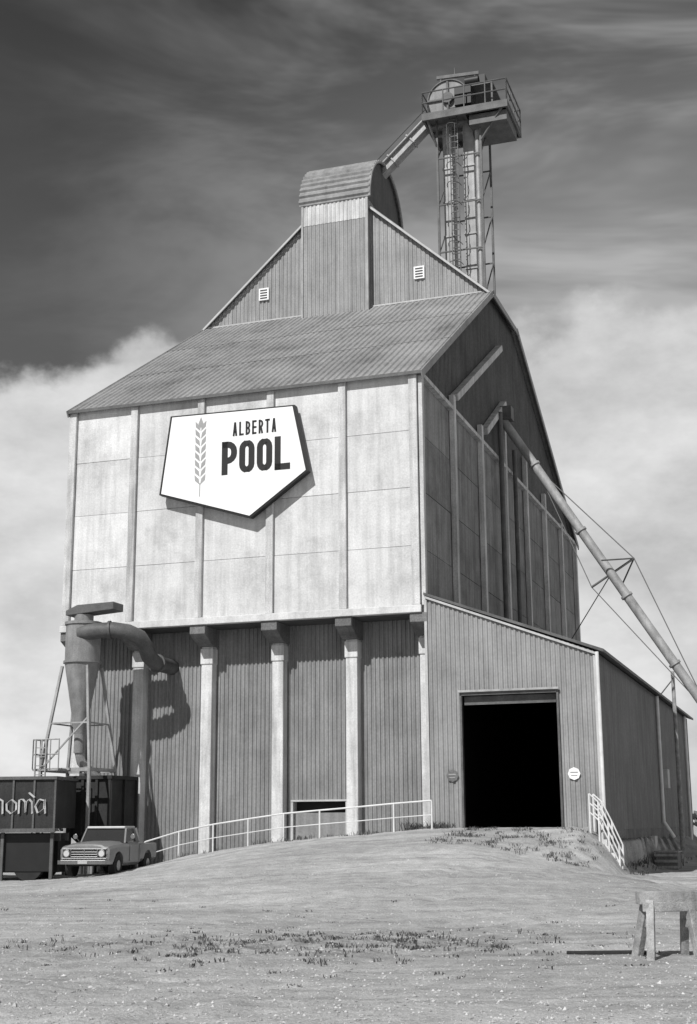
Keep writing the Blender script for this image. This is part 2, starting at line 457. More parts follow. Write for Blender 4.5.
letters('ALBERTA',7.10,15.55,.52,.18,.075,.072,'alberta_lettering',M_black)
letters('POOL',6.68,14.12,1.25,.60,.09,.235,'pool_lettering',M_black)
b=MB();cx=5.82
for k in range(8):
    z=13.85+k*.29
    for s in (-1,1):
        b.poly([(cx+s*.015,-.752,z),(cx+s*.2,-.752,z+.16),(cx+s*.22,-.752,z+.38),(cx+s*.05,-.752,z+.22)],(0,-.006,0))
b.poly([(cx-.1,-.752,16.17),(cx,-.752,15.97),(cx+.1,-.752,16.17),(cx,-.752,16.42)],(0,-.006,0))
b.box(cx-.015,cx+.015,-.76,-.752,13.4,13.9)
b.obj('wheat_emblem',M_grey,SG)

# ---------------------------------------------------------------- drive shed
DS=empty('drive_shed',(OX,OY,0),RZ)
a0,a1=W+.18,19.62;zl,zr=9.25,7.15;AL=31.5
def atop(x): return zl+(zr-zl)*(x-a0)/(a1-a0)
dx0,dx1,dz=15.22,18.38,5.85
b=MB();ay=-.02
for (u0,u1,lo) in ((a0,dx0,1.3),(dx0,dx1,dz),(dx1,a1,1.3)):
    b.corr((0,ay,0),(1,0,0),(0,0,1),(0,-1,0),u0,u1,lo,atop,.16,.035)
b.obj('front_wall',M_annex,DS)
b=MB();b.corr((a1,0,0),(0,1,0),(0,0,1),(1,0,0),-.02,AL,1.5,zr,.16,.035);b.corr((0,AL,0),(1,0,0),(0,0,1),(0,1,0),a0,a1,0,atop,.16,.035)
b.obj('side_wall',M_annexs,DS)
b=MB();b.box(a1-.25,a1+.02,.0,AL,-.4,1.5);b.box(a0,dx0,.0,.2,-.2,1.6);b.box(dx1,a1-.26,.0,.2,-.2,1.6);b.obj('foundation_wall',M_found,DS)
b=MB();b.poly([(a0-.05,-.12,zl+.05),(a1+.35,-.12,zr-.06),(a1+.35,-.12,zr+.04),(a0-.05,-.12,zl+.14)],(0,AL+.4,0));b.obj('shed_roof',M_steeld,DS)
b=MB();b.beam((a0,-.1,zl-.03),(a1+.1,-.1,zr-.1),.06,.07);b.box(a1+.0,a1+.09,-.08,-.02,1.5,zr-.14);b.box(a0-.04,a0+.05,-.09,-.02,1.5,zl-.1)
b.obj('corner_trim',M_trim,DS)
b=MB();b.box(dx0-.07,dx0,-.1,.1,1.5,dz+.1);b.box(dx1,dx1+.07,-.1,.1,1.5,dz+.1);b.box(dx0,dx1,-.12,.1,dz,dz+.1);b.obj('door_frame',M_steeld,DS)
b=MB();b.box(dx0-.1,dx1+.1,-.2,-.13,dz+.1,dz+.17);b.obj('door_track',M_steel,DS)
b=MB();b.box(dx0+.05,dx1-.05,.1,.16,dz-.3,dz-.02);b.obj('rolled_door_edge',M_steeld,DS)
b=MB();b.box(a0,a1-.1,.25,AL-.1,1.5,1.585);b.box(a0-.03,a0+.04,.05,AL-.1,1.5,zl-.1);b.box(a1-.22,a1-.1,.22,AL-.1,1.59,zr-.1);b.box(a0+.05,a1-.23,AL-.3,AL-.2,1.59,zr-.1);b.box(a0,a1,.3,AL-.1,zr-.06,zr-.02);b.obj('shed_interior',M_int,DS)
b=MB()
b.cyl((a1+.13,-.1,zr-.05),(a1+.13,-.1,1.9),.06);b.cyl((a1+.13,16.6,zr-.05),(a1+.13,16.6,1.7),.08);b.cyl((a1+.13,29,zr-.05),(a1+.13,29,.6),.07)
b.cyl((a1+.13,16.6,1.75),(a1+.5,16.9,1.1),.08)
b.obj('downspouts',M_pipe,DS)
b=MB();b.box(a1+.04,a1+.3,17.6,18.4,3.2,4.0);b.box(a1+.04,a1+.25,12,12.9,.5,1.2);b.obj('meter_box',M_trim,DS)
for nm,x,m in (('dark',14.85,M_found),('white',18.85,M_white)):
    b=MB();b.cyl((x,-.075,3.25),(x,-.1,3.25),.2,8);b.obj('notice_plate_'+nm,m,DS)
    b=MB();b.box(x-.12,x+.12,-.107,-.101,3.27,3.31);b.box(x-.10,x+.10,-.107,-.101,3.18,3.21);b.obj('notice_text_'+nm,M_grey,DS)

SP=empty('service_pole',(OX,OY,0),RZ)
b=MB();b.cone((20.35,18,-.2),(20.35,18,8.3),.11,.08,10);b.obj('pole',M_wood,SP)
b=MB();b.beam((20.35,17.6,8.0),(20.35,18.5,8.0),.06,.08);b.cyl((19.7,18,7.2),(20.3,18,7.9),.03,6);b.obj('crossarm',M_steeld,SP)
UB=empty('utility_crate',(OX,OY,0),RZ)
b=MB();b.box(20.2,21.0,9.0,10.4,-.1,.62);b.obj('crate_body',M_found,UB,bevel=.02)
b=MB()
for z in (.1,.32,.54): b.box(20.16,21.04,8.95,8.995,z-.05,z+.05)
b.box(20.15,21.05,8.95,10.45,.625,.68);b.obj('crate_slats',M_wood,UB)

# ---------------------------------------------------------------- bucket elevator leg
BL=empty('bucket_elevator_leg',(OX-.22,OY,0),RZ)
zp=34.6
b=MB()
b.box(11.62,12.06,14.0,14.75,24.0,zp);b.box(12.62,13.12,14.0,14.75,24.0,zp)
for k in range(6):
    z=25.3+k*1.75
    b.box(11.58,12.10,13.95,14.8,z,z+.08);b.box(12.58,13.16,13.95,14.8,z,z+.08)
b.obj('leg_trunks',M_steel,BL)
b=MB()
TX=(11.5,13.62)
for x in TX:
    for y in (13.4,15.4): b.box(x-.05,x+.05,y-.05,y+.05,24,zp)
for k in range(4):
    z=25.4+k*2.4
    for y in (13.4,15.4):
        b.beam((TX[0],y,z),(TX[1],y,z),.06,.06)
    b.beam((TX[1],13.4,z),(TX[1],15.4,z+2.4),.05,.05)
    b.beam((TX[0],13.4,z),(TX[0],15.4,z+2.4),.05,.05)
b.obj('tower_frame',M_steeld,BL)
b=MB()
b.cyl((13.42,13.6,24),(13.42,13.6,zp),.12,10);
b.obj('down_pipe',M_steel,BL)
b=MB()
for x in (12.15,12.52): b.box(x-.025,x+.025,13.3,13.35,25,zp+.9)
for k in range(34): b.box(12.15,12.52,13.31,13.34,25.2+k*.3,25.24+k*.3)
for k in range(9):
    z=26+k*1.0
    pts=[(12.33+.33*math.cos(t),13.3-.02-.6*math.sin(t),z) for t in [math.pi*i/8 for i in range(9)]]
    b.tube(pts,.018,5)
for t in (.3,.7):
    b.cyl((12.33+.33*math.cos(math.pi*t),13.28-.6*math.sin(math.pi*t),26),(12.33+.33*math.cos(math.pi*t),13.28-.6*math.sin(math.pi*t),34),.015,5)
b.obj('caged_ladder',M_steeld,BL)
b=MB()
b.box(10.95,15.1,12.7,15.9,zp,zp+.12)
for y in (12.75,14.3,15.85): b.box(10.95,15.1,y-.06,y+.06,zp-.25,zp-.003)
for x in (11,13,15.04): b.box(x-.05,x+.05,12.82,15.78,zp-.24,zp-.01)
b.box(13.2,15.0,12.95,15.2,zp-.75,zp-.26)
for x in TX: b.beam((x,13.4,zp-1.4),(x+(1.2 if x>12 else -.3),12.8,zp-.2),.08,.08)
b.obj('head_platform',M_steeld,BL)
b=MB()
def rail(b,p,q,h=1.05,n=4,r=.028,mid=(.5,)):
    p=Vector(p);q=Vector(q)
    for i in range(n+1):
        c=p.lerp(q,i/n);b.cyl(c,c+Vector((0,0,h)),r,6)
    for m in (1,)+tuple(mid): b.cyl(p+Vector((0,0,h*m)),q+Vector((0,0,h*m)),r,6)
zz=zp+.12
cs=[(10.98,12.73),(15.07,12.73),(15.07,15.87),(10.98,15.87)]
for i in range(4):
    p=cs[i];q=cs[(i+1)%4];rail(b,(p[0],p[1],zz),(q[0],q[1],zz),1.1,4,.035)
b.box(12.9,14.3,13.3,15.4,zz+1.35,zz+1.43)
for x in (12.95,14.25):
    for y in (13.35,15.35): b.box(x-.04,x+.04,y-.04,y+.04,zz,zz+1.35)
b.obj('platform_railing',M_steeld,BL)
b=MB()
prof=[];cxh=12.0;rh=1.0;zh=zz+1.15
for i in range(21):
    t=math.pi*i/20;prof.append((cxh+rh*math.cos(t),zh+rh*math.sin(t)))
prof=[(cxh+rh,zz-.2)]+prof+[(cxh-rh,zz-.2)]
b.poly([(x,13.75,z) for x,z in prof],(0,1.1,0));b.obj('head_casing',M_barrel,BL,smooth=True)
b=MB()
rim=[(x,13.72,z) for x,z in prof[1:-1]]
b.tube(rim,.05,6);b.cyl((cxh,13.55,zh),(cxh,13.76,zh),.28,12);b.box(cxh-1.0,cxh+1.0,13.66,13.74,zh-.05,zh+.05);b.box(cxh-.05,cxh+.05,13.64,13.74,zz,zh+.9)
b.obj('head_bearing',M_steeld,BL)
b=MB()
b.cyl((13.4,14.3,zz+.55),(14.5,14.3,zz+.55),.32,14);b.box(13.3,14.5,13.9,14.7,zz,zz+.25);b.box(12.5,13.3,13.0,13.5,zz+.3,zz+1.3)
b.cyl((12.95,13.5,zz+1.7),(13.6,13.5,zz+1.7),.25,12);b.box(13.0,13.9,13.5,14.3,zz+1.45,zz+2.0)
b.obj('drive_motor',M_black,BL,smooth=True)
b=MB();b.beam((11.4,14.0,zh+1.37),(13.5,14.0,zh+1.25),.12,.16);b.beam((11.6,14.0,zh+1.3),(11.6,14.0,zz),.07,.07);b.beam((13.3,14.0,zh+1.2),(13.3,14.0,zz),.07,.07)
b.cyl((12.3,14,zh+1.3),(12.3,14,zh+1.75),.03,6)
b.obj('hoist_beam',M_steeld,BL)
b=MB()
p0=Vector((11.15,14.2,zz+.55));p1=Vector((7.9,14.2,32.3))
b.beam(p0,p1,.55,.5)
for t in (.05,.35,.65,.95):
    c=p0.lerp(p1,t);d=(p1-p0).normalized()*.04;b.beam(c-d,c+d,.65,.6)
b.obj('transfer_spout',M_steel,BL)
b=MB();off=Vector((0,-.36,.12));b.cyl(p0+off,p1+off,.05,6);b.cyl(p0+Vector((0,-.4,.6)),p1+Vector((0,-.4,.6)),.03,6)
b.obj('spout_rail',M_steeld,BL)

# ---------------------------------------------------------------- outside grain spout
GS=empty('grain_spout',(OX,OY,0),RZ)
def gp(t): return Vector((W+.1+t,13.0,19.5-1.633*t))
b=MB();b.cyl(gp(-.1),gp(11.3),.2,14)
for t in (1.5,3.4,5.2,7.0,9): 
    c=gp(t);d=(gp(1)-gp(0)).normalized()*.05;b.cyl(c-d,c+d,.26,14)
b.obj('spout_tube',M_steel,GS,smooth=True)
dd=(gp(1)-gp(0)).normalized();pn=Vector((-dd.z,0,dd.x));pn=pn if pn.z>0 else -pn
tip=gp(4.6)+pn*1.15
b=MB();b.cyl(gp(4.6)-pn*1.0,tip,.05,8);b.cyl(gp(4.3)+Vector((0,-.6,0)),tip,.035,6);b.cyl(gp(4.9)+Vector((0,.6,0)),tip,.035,6)
b.obj('king_post',M_steeld,GS)
b=MB()
for e in (gp(1.6),gp(8.3)): b.cyl(tip,e,.025,5);b.cyl(gp(4.6)-pn*1.0,e,.022,5)
b.cyl(gp(4.6),Vector((W+.2,24,9.5)),.025,5)
b.obj('tension_cables',M_cable,GS)
b=MB();g0=gp(11.3);b.cone(g0,g0+Vector((.1,0,-.5)),.22,.3,12);b.box(g0.x-.8,g0.x-.7,12.4,12.5,-.2,2.6);b.box(g0.x-.8,g0.x-.7,13.5,13.6,-.2,2.6);b.box(g0.x-.8,g0.x-.7,12.4,13.6,2.3,2.4);b.obj('spout_support',M_steeld,GS)
b=MB();b.box(W+.2,W+.7,12.7,13.3,19.2,19.8);b.cyl((W+.35,12.0,9.5),(W+.35,12.0,19.3),.11,10);b.cyl((W+.35,14.8,9.5),(W+.35,14.8,18.3),.10,10);b.obj('spout_inlet_box',M_steeld,GS)

# ---------------------------------------------------------------- handrails
HR=empty('ramp_handrail')
b=MB()
prev=None
for i in range(9):
    lx=4.1+i*(14.35-4.1)/8;x,y=to_world(lx,-.9);z=ground_z(x,y)
    c=Vector((x,y,z+.9))
    b.cyl((x,y,z-.1),c,.03,7)
    if prev is not None: b.cyl(prev,c,.028,7);b.cyl(prev-Vector((0,0,.45)),c-Vector((0,0,.45)),.017,6)
    prev=c
b.obj('rails',M_pipe,HR)
SH=empty('step_handrail',(OX,OY,0),RZ)
b=MB()
for ly in (-.3,-1.1):
    pts=[(19.45,ly,1.6),(19.72,ly,1.35),(20.0,ly,.75),(20.3,ly,.05)]
    for p in pts: b.cyl((p[0],ly,p[2]-.2),(p[0],ly,p[2]+1.0),.030,7)
    for p,q in zip(pts,pts[1:]):
        for h in (1.0,.72,.44): b.cyl((p[0],ly,p[2]+h),(q[0],ly,q[2]+h),.024,6)
b.obj('rails',M_pipe,SH)
b=MB()
for k in range(7): b.box(19.72+k*.11,19.72+k*.11+.11,-1.05,-.35,-.3,1.42-k*.2)
b.obj('steps',M_pier,SH)

# ---------------------------------------------------------------- cyclone
CY=empty('dust_collector_cyclone',(OX,OY,0),RZ)
cxl,cyl_=1.85,-1.7
b=MB()
b.cyl((cxl,cyl_,7.35),(cxl,cyl_,8.75),.62,28);b.cone((cxl,cyl_,4.85),(cxl,cyl_,7.35),.19,.62,28)
b.cyl((cxl,cyl_,4.2),(cxl,cyl_,4.85),.19,16);b.cyl((cxl,cyl_,8.75),(cxl,cyl_,9.05),.34,20)
b.cyl((cxl,cyl_,7.32),(cxl,cyl_,7.40),.67,28);b.cyl((cxl,cyl_,8.68),(cxl,cyl_,8.78),.67,28)
b.obj('cyclone_body',M_barrel,CY,smooth=True)
b=MB();b.poly([(cxl-.55,cyl_-.35,9.02),(cxl+1.35,cyl_-.35,9.15),(cxl+1.35,cyl_-.35,9.42),(cxl-.1,cyl_-.35,9.38),(cxl-.55,cyl_-.35,9.2)],(0,.75,0));b.obj('outlet_hood',M_steeld,CY,bevel=.02)
b=MB()
pts=[(cxl+.1,cyl_-.38,8.35),(cxl+.8,cyl_-.4,8.4),(cxl+1.35,cyl_-.3,8.42),(cxl+1.8,cyl_-.02,8.35),(cxl+2.05,cyl_+.35,8.2),(cxl+2.12,cyl_+.7,7.9),(cxl+2.1,cyl_+1.0,7.6),(cxl+2.1,cyl_+1.5,7.42),(cxl+2.1,cyl_+2.9,7.4)]
b.tube(pts,.28,16)
b.cyl((cxl+1.2,cyl_-.33,8.415),(cxl+1.28,cyl_-.31,8.42),.33,16);b.cyl((cxl+2.1,cyl_+1.6,7.42),(cxl+2.1,cyl_+1.7,7.42),.34,16)
b.obj('inlet_duct',M_steeld,CY,smooth=True)
b=MB()
for sx,sy in ((-1,-1),(1,-1),(1,1),(-1,1)):
    b.beam((cxl+sx*.5,cyl_+sy*.5,7.2),(cxl+sx*.95,cyl_+sy*.9,3.6),.09,.09)
    b.beam((cxl+sx*.95,cyl_+sy*.9,3.6),(cxl+sx*.95,cyl_+sy*.9,-.1),.1,.1)
for s in ((-1,-1,1,-1),(1,-1,1,1),(1,1,-1,1),(-1,1,-1,-1)):
    b.beam((cxl+s[0]*.95,cyl_+s[1]*.9,3.6),(cxl+s[2]*.95,cyl_+s[3]*.9,3.6),.08,.12)
    b.beam((cxl+s[0]*.75,cyl_+s[1]*.72,5.2),(cxl+s[2]*.75,cyl_+s[3]*.72,5.2),.05,.05)
b.beam((cxl-.95,cyl_-.9,3.6),(cxl+.72,cyl_-.7,5.4),.05,.05)
b.obj('stand_frame',M_steel,CY)
b=MB()
b.box(cxl-.9,cxl+.1,cyl_-1.5,cyl_-.6,3.55,3.62)
rail(b,(cxl-.9,cyl_-1.5,3.6),(cxl+.1,cyl_-1.5,3.6),1.0,3,.025);rail(b,(cxl-.9,cyl_-.6,3.6),(cxl-.9,cyl_-1.5,3.6),1.0,2,.025)
for x in (cxl-.75,cxl-.35): b.box(x-.02,x+.02,cyl_-1.6,cyl_-1.56,.2,4.6)
for k in range(14): b.box(cxl-.75,cxl-.35,cyl_-1.59,cyl_-1.57,.4+k*.3,.43+k*.3)
b.obj('access_platform',M_steel,CY)
b=MB();b.tube([(cxl,cyl_,4.3),(cxl+.05,cyl_+.1,3.9),(cxl+.3,cyl_+.4,3.5),(cxl+.6,cyl_+.7,3.2)],.17,10);b.obj('discharge_spout',M_steel,CY,smooth=True)

DB=empty('dust_bin',(OX,OY,0),RZ)
b=MB()
bx0,bx1,by0,by1=1.5,3.05,-1.55,.3
b.box(bx0,bx1,by0,by1,1.4,3.3)
b.add([(bx0,by0,1.4),(bx1,by0,1.4),(bx1,by1,1.4),(bx0,by1,1.4),(bx0+.5,by0+.7,.7),(bx1-.5,by0+.7,.7),(bx1-.5,by1-.7,.7),(bx0+.5,by1-.7,.7)],[(0,1,5,4),(1,2,6,5),(2,3,7,6),(3,0,4,7),(4,5,6,7)])
b.obj('hopper',M_bin,DB)
b=MB()
for x in (bx0,bx0+.5,bx1-.5,bx1): b.box(x-.05,x+.05,by0-.08,by0-.003,1.4,3.38)
for y in (by0,-.6,by1): b.box(bx1+.003,bx1+.08,y-.05,y+.05,1.4,3.38)
b.box(bx0-.1,bx1+.1,by0-.1,by0-.0,3.3,3.42);b.box(bx1,bx1+.1,by0+.01,by1,3.3,3.42)
for x in (bx0,bx1):
    for y in (by0,by1): b.box(x-.06,x+.06,y-.06,y+.06,-.1,1.5)
b.box(bx0+.1,bx1-.1,by1-.05,by1,0,1.3)
b.obj('bin_ribs',M_bin,DB)

# ---------------------------------------------------------------- farm trailer, left
TR=empty('grain_trailer',(-11.72,46.0,0),R(-6))
b=MB();b.box(-2.6,2.3,-1.1,1.1,1.65,3.2);b.obj('box_body',M_bin,TR)
b=MB()
for k in range(8):
    x=-2.6+k*.7; b.box(x-.03,x+.03,-1.15,-1.103,1.6,3.25)
b.box(-2.66,2.35,-1.18,-1.103,3.2,3.3);b.box(-2.66,2.35,-1.18,-1.103,1.52,1.65);b.box(2.303,2.37,-1.1,1.1,3.2,3.3)
b.box(-2.6,2.3,-.5,-.35,1.25,1.5);b.box(-2.6,2.3,.35,.5,1.25,1.5)
for x in (-1.9,.55,2.2): b.box(x-.05,x+.05,-1.0,-.9,0,1.52)
b.obj('frame_rails',M_steeld,TR)
b=MB()
for x in (-1.7,-.55,1.4):
    for s in (-1,1): b.cyl((x,s*.55,.5),(x,s*.85,.5),.5,24)
b.obj('wheels',M_tyre,TR,smooth=True)
b=MB();b.box(-2.6,2.2,-.88,-.86,.3,1.5);b.box(-2.6,2.2,-.3,0.9,.25,1.3);b.obj('side_skirt',M_black,TR)
b=MB()
def brush(pts,ox,oz,sc,r=.03):
    for p,q in zip(pts,pts[1:]):
        b.poly([(ox+p[0]*sc-r,-1.17,oz+p[1]*sc),(ox+q[0]*sc-r,-1.17,oz+q[1]*sc),(ox+q[0]*sc+r,-1.17,oz+q[1]*sc+r),(ox+p[0]*sc+r,-1.17,oz+p[1]*sc+r)],(0,-.006,0))
n_=[(0,0),(0,.55),(.05,.45),(.22,.58),(.36,.5),(.38,0)]
o_=[(.2,0),(.02,.15),(.0,.4),(.2,.56),(.4,.4),(.4,.15),(.2,0)]
m_=[(0,0),(0,.55),(.15,.56),(.25,.45),(.27,.05),(.28,.45),(.4,.57),(.52,.45),(.55,0)]
a_=[(.38,.5),(.15,.56),(0,.3),(.12,.02),(.36,.2),(.38,.55),(.42,0)]
brush([(.1,.9),(.35,.7)],1.35,2.05,.8)
for L_,ox in ((n_,.27),(o_,.70),(m_,1.12),(a_,1.66)): brush(L_,ox,2.1,.82)
b.obj('trailer_lettering',M_text,TR)

# ---------------------------------------------------------------- parked pickup truck (front toward -Y)
cxw,cyw=-7.68,44.4
CAR=empty('parked_pickup_truck',(cxw,cyw,ground_z(cxw,cyw)-.03),R(-12))
CAR.scale=(.86,.84,.86)
def loft(st,half):
    vs=[];fs=[]
    for s in st:
        h=half(*s[1:]);ring=[(-x,z) for x,z in h]+[(x,z) for x,z in reversed(h)];n=len(ring)
        vs+=[(x,s[0],z) for x,z in ring]
    for i in range(len(st)-1):
        for k in range(n): fs.append((i*n+k,i*n+(k+1)%n,(i+1)*n+(k+1)%n,(i+1)*n+k))
    fs+=[tuple(range(n)),tuple(range((len(st)-1)*n,len(st)*n))]
    return vs,fs
half=lambda w,zb,zt:[(w*.9,zb),(w*.98,zb+.1),(w,zb+.3),(w*.99,zt-.32),(w*1.0,zt-.14),(w*.93,zt-.04),(w*.78,zt-.03),(w*.66,zt+.03),(w*.3,zt+.06)]
vs,fs=loft([(-2.42,.86,.50,1.02),(-2.38,.93,.46,1.07),(-2.1,.955,.42,1.12),(-1.5,.965,.38,1.15),(-.95,.97,.36,1.17),(-.5,.97,.36,1.17),(.62,.97,.36,1.17)],half)
b=MB();b.add(vs,fs);body=b.obj('truck_body',M_carb,CAR)
cut=MB()
for y in (-1.55,): cut.cyl((-1.3,y,.40),(-.6,y,.40),.47,24);cut.cyl((.6,y,.40),(1.3,y,.40),.47,24)
co=cut.obj('cutter',M_dark,CAR)
md=body.modifiers.new('bool','BOOLEAN');md.object=co;md.operation='DIFFERENCE';md.solver='EXACT'
bpy.context.view_layer.update();bpy.context.view_layer.objects.active=body
bpy.ops.object.modifier_apply(modifier='bool')
halfb=lambda w,zb,zt:[(w*.9,zb),(w*.98,zb+.1),(w,zb+.3),(w,zt-.2),(w*.985,zt-.02),(w*.93,zt),(w*.5,zt)]
vs,fs=loft([(.68,.95,.46,1.12),(1.0,.96,.46,1.12),(2.45,.95,.50,1.12),(2.5,.92,.54,1.09)],halfb)
b=MB();b.add(vs,fs);bed=b.obj('cargo_bed',M_carb,CAR)
cut2=MB();cut2.cyl((-1.3,1.5,.40),(-.6,1.5,.40),.47,24);cut2.cyl((.6,1.5,.40),(1.3,1.5,.40),.47,24);cut2.box(-.85,.85,.78,2.4,.75,1.4)
co2=cut2.obj('cutter2',M_dark,CAR)
md=bed.modifiers.new('bool','BOOLEAN');md.object=co2;md.operation='DIFFERENCE';md.solver='EXACT'
bpy.context.view_layer.update();bpy.context.view_layer.objects.active=bed
bpy.ops.object.modifier_apply(modifier='bool')
bpy.data.objects.remove(co);bpy.data.objects.remove(co2)
for o in (body,bed):
    for p in o.data.polygons:p.use_smooth=True
    md=o.modifiers.new('es','EDGE_SPLIT');md.split_angle=R(26)
def frus(b,y0,y1,w,z0,ya,yb,wt,z1):
    b.add([(-w,y0,z0),(w,y0,z0),(w,y1,z0),(-w,y1,z0),(-wt,ya,z1),(wt,ya,z1),(wt,yb,z1),(-wt,yb,z1)],[(0,3,2,1),(4,5,6,7),(0,1,5,4),(1,2,6,5),(2,3,7,6),(3,0,4,7)])
b=MB();frus(b,-.72,.60,.84,1.15,-.38,.50,.74,1.66);b.obj('cab_glass',M_glass,CAR)
b=MB();b.poly([(-.76,-.46,1.65),(.76,-.46,1.65),(.77,.56,1.65),(-.77,.56,1.65)],(0,0,.10));b.obj('cab_roof',M_carr,CAR,bevel=.045)
b=MB()
for s in (-1,1):
    b.beam((s*.85,-.73,1.14),(s*.755,-.40,1.67),.06,.06);b.beam((s*.86,.52,1.14),(s*.755,.46,1.67),.06,.2)
    b.beam((s*.855,-.5,1.16),(s*.86,.5,1.16),.04,.05)
b.box(-.85,.85,.58,.63,1.1,1.3)
b.obj('cab_pillars',M_carb,CAR)
b=MB();b.box(-.80,.80,-2.45,-2.37,.66,.95);b.obj('grille_recess',M_black,CAR)
b=MB()
for z in (.70,.78,.86): b.box(-.50,.50,-2.475,-2.44,z-.010,z+.010)
for x in (-.5,0,.5): b.box(x-.014,x+.014,-2.48,-2.44,.67,.94)
b.box(-.84,.84,-2.47,-2.39,.955,.975);b.box(-.84,.84,-2.47,-2.39,.635,.655)
b.poly([(-1.0,-2.46,.44),(-.84,-2.58,.44),(.84,-2.58,.44),(1.0,-2.46,.44),(1.0,-2.25,.44),(.96,-2.25,.44),(.94,-2.42,.44),(-.94,-2.42,.44),(-.96,-2.25,.44),(-1.0,-2.25,.44)],(0,0,.14))
for s in (-1,1):
    b.cyl((s*.66,-2.49,.81),(s*.66,-2.42,.81),.135,18)
    b.cyl((s*.99,-.55,1.2),(s*1.12,-.62,1.38),.015,6);b.cyl((s*1.12,-.65,1.38),(s*1.12,-.62,1.38),.09,12)
b.obj('chrome_trim',M_chrome,CAR,bevel=.006)
b=MB()
for s in (-1,1): b.cyl((s*.66,-2.505,.81),(s*.66,-2.485,.81),.105,18)
b.obj('headlamps',M_lamp,CAR)
b=MB();b.box(-.18,.18,-2.60,-2.585,.46,.56);b.obj('licence_plate',M_trim,CAR)
b=MB()
for s in (-1,1): b.box(s*.973-.004,s*.973+.004,-.52,-.50,.5,1.1);b.box(s*.973-.004,s*.973+.004,.48,.50,.5,1.1)
b.obj('door_seams',M_dark,CAR)
b=MB()
for y in (-1.55,1.5):
    for s in (-1,1): b.cyl((s*.70,y,.38),(s*.93,y,.38),.38,24)
b.obj('truck_tyres',M_tyre,CAR,smooth=True)
b=MB()
for y in (-1.55,1.5):
    for s in (-1,1): b.cyl((s*.93,y,.38),(s*.955,y,.38),.18,18)
b.obj('hub_caps',M_chrome,CAR)
b=MB();b.box(-.7,.7,-2.0,2.3,.36,.52);b.obj('truck_chassis',M_black,CAR)

# ---------------------------------------------------------------- sawhorse
sx,sy=4.14,18.3
SW=empty('sawhorse',(sx,sy,ground_z(sx,sy)),R(6))
b=MB()
b.box(-.41,.41,-.10,.10,.66,.82)
for ex in (-.27,.24):
    for s in (-1,1):
        b.beam((ex,s*.08,.70),(ex+(-.10 if ex<0 else .04),s*.30,-.05),.10,.12)
    b.box(ex-.03,ex+.0,-.22,.22,.36,.46)
b.box(-.39,.40,-.15,-.112,.57,.69)
b.obj('sawhorse_frame',M_wood,SW,bevel=.008)
PL=empty('sawhorse_shadow_strip',(3.42,18.8,ground_z(3.42,18.8)),R(3))  # low dark strip modelled as the shadow streak beside the sawhorse
b=MB();b.box(-.55,.5,-.08,.08,-.04,.04);b.obj('shadow_strip',M_bin,PL,bevel=.01)

# ---------------------------------------------------------------- gravel stones & weeds
b=MB()
for i in range(11000):
    y=11.5+ (random.random()**1.6)*26;x=random.uniform(-.33,.33)*y
    r=random.choice((.008,.010,.012,.016,.022)) if random.random()<.99 else random.uniform(.025,.04)
    z=ground_z(x,y)+r*.2
    a=random.uniform(0,6.28);vs=[]
    for k in range(4):
        t=a+k*1.5708+random.uniform(-.3,.3);q=r*random.uniform(.7,1.2);vs.append((x+q*math.cos(t),y+q*math.sin(t),z+random.uniform(-.2,.2)*r))
    vs.append((x+random.uniform(-.3,.3)*r,y,z+r*random.uniform(.5,.9)));vs.append((x,y,z-r))
    b.add(vs,[(0,1,4),(1,2,4),(2,3,4),(3,0,4),(1,0,5),(2,1,5),(3,2,5),(0,3,5)])
b.obj('gravel',M_stone)
b=MB()
def tuft(x,y,h,nb,rad):
    z=ground_z(x,y)
    for k in range(nb):
        a=random.uniform(0,6.28);d=rad*math.sqrt(random.random());px,py=x+d*math.cos(a),y+d*math.sin(a)
        hh=h*random.uniform(.4,1.1);le=random.uniform(.4,1.3)*hh;w=random.uniform(.005,.011)*(1+h)
        a2=random.uniform(0,6.28);dx,dy=math.cos(a2),math.sin(a2)
        b.add([(px-dy*w,py+dx*w,z-.02),(px+dy*w,py-dx*w,z-.02),(px+dx*le*.4+dy*w,py+dy*le*.4-dx*w,z+hh*.6),(px+dx*le*.4-dy*w,py+dy*le*.4+dx*w,z+hh*.6),(px+dx*le,py+dy*le,z+hh)],[(0,1,2,3),(3,2,4)])
for i in range(230):
    y=random.gauss(20.6,1.3);x=random.gauss(-.3,1.8)+.1*(y-20)
    tuft(x,y,random.uniform(.025,.075),random.randint(5,16),random.uniform(.05,.25))
for i in range(50):
    y=random.uniform(15,33);x=random.uniform(-.28,.28)*y
    tuft(x,y,random.uniform(.02,.06),9,.12)
for i in range(150):
    lx=random.uniform(15.4,20.0);n=random.uniform(1.2,5.5)+(lx-16)*.1
    x,y=to_world(lx,-n);tuft(x,y,random.uniform(.04,.14),12,.18)
for i in range(30):
    lx=random.uniform(13.4,14.9);x,y=to_world(lx,-random.uniform(.1,.7));tuft(x,y,random.uniform(.15,.35),14,.15)
for i in range(45):
    lx=random.uniform(5,14);x,y=to_world(lx,-random.uniform(-.5,1.8));tuft(x,y,random.uniform(.06,.2),12,.16)
for i in range(60):
    ly=random.uniform(0,31);x,y=to_world(19.9+random.uniform(0,.9)**1.5,ly);tuft(x,y,random.uniform(.1,.35),12,.2)
b.obj('weeds',M_weed)
b=MB()
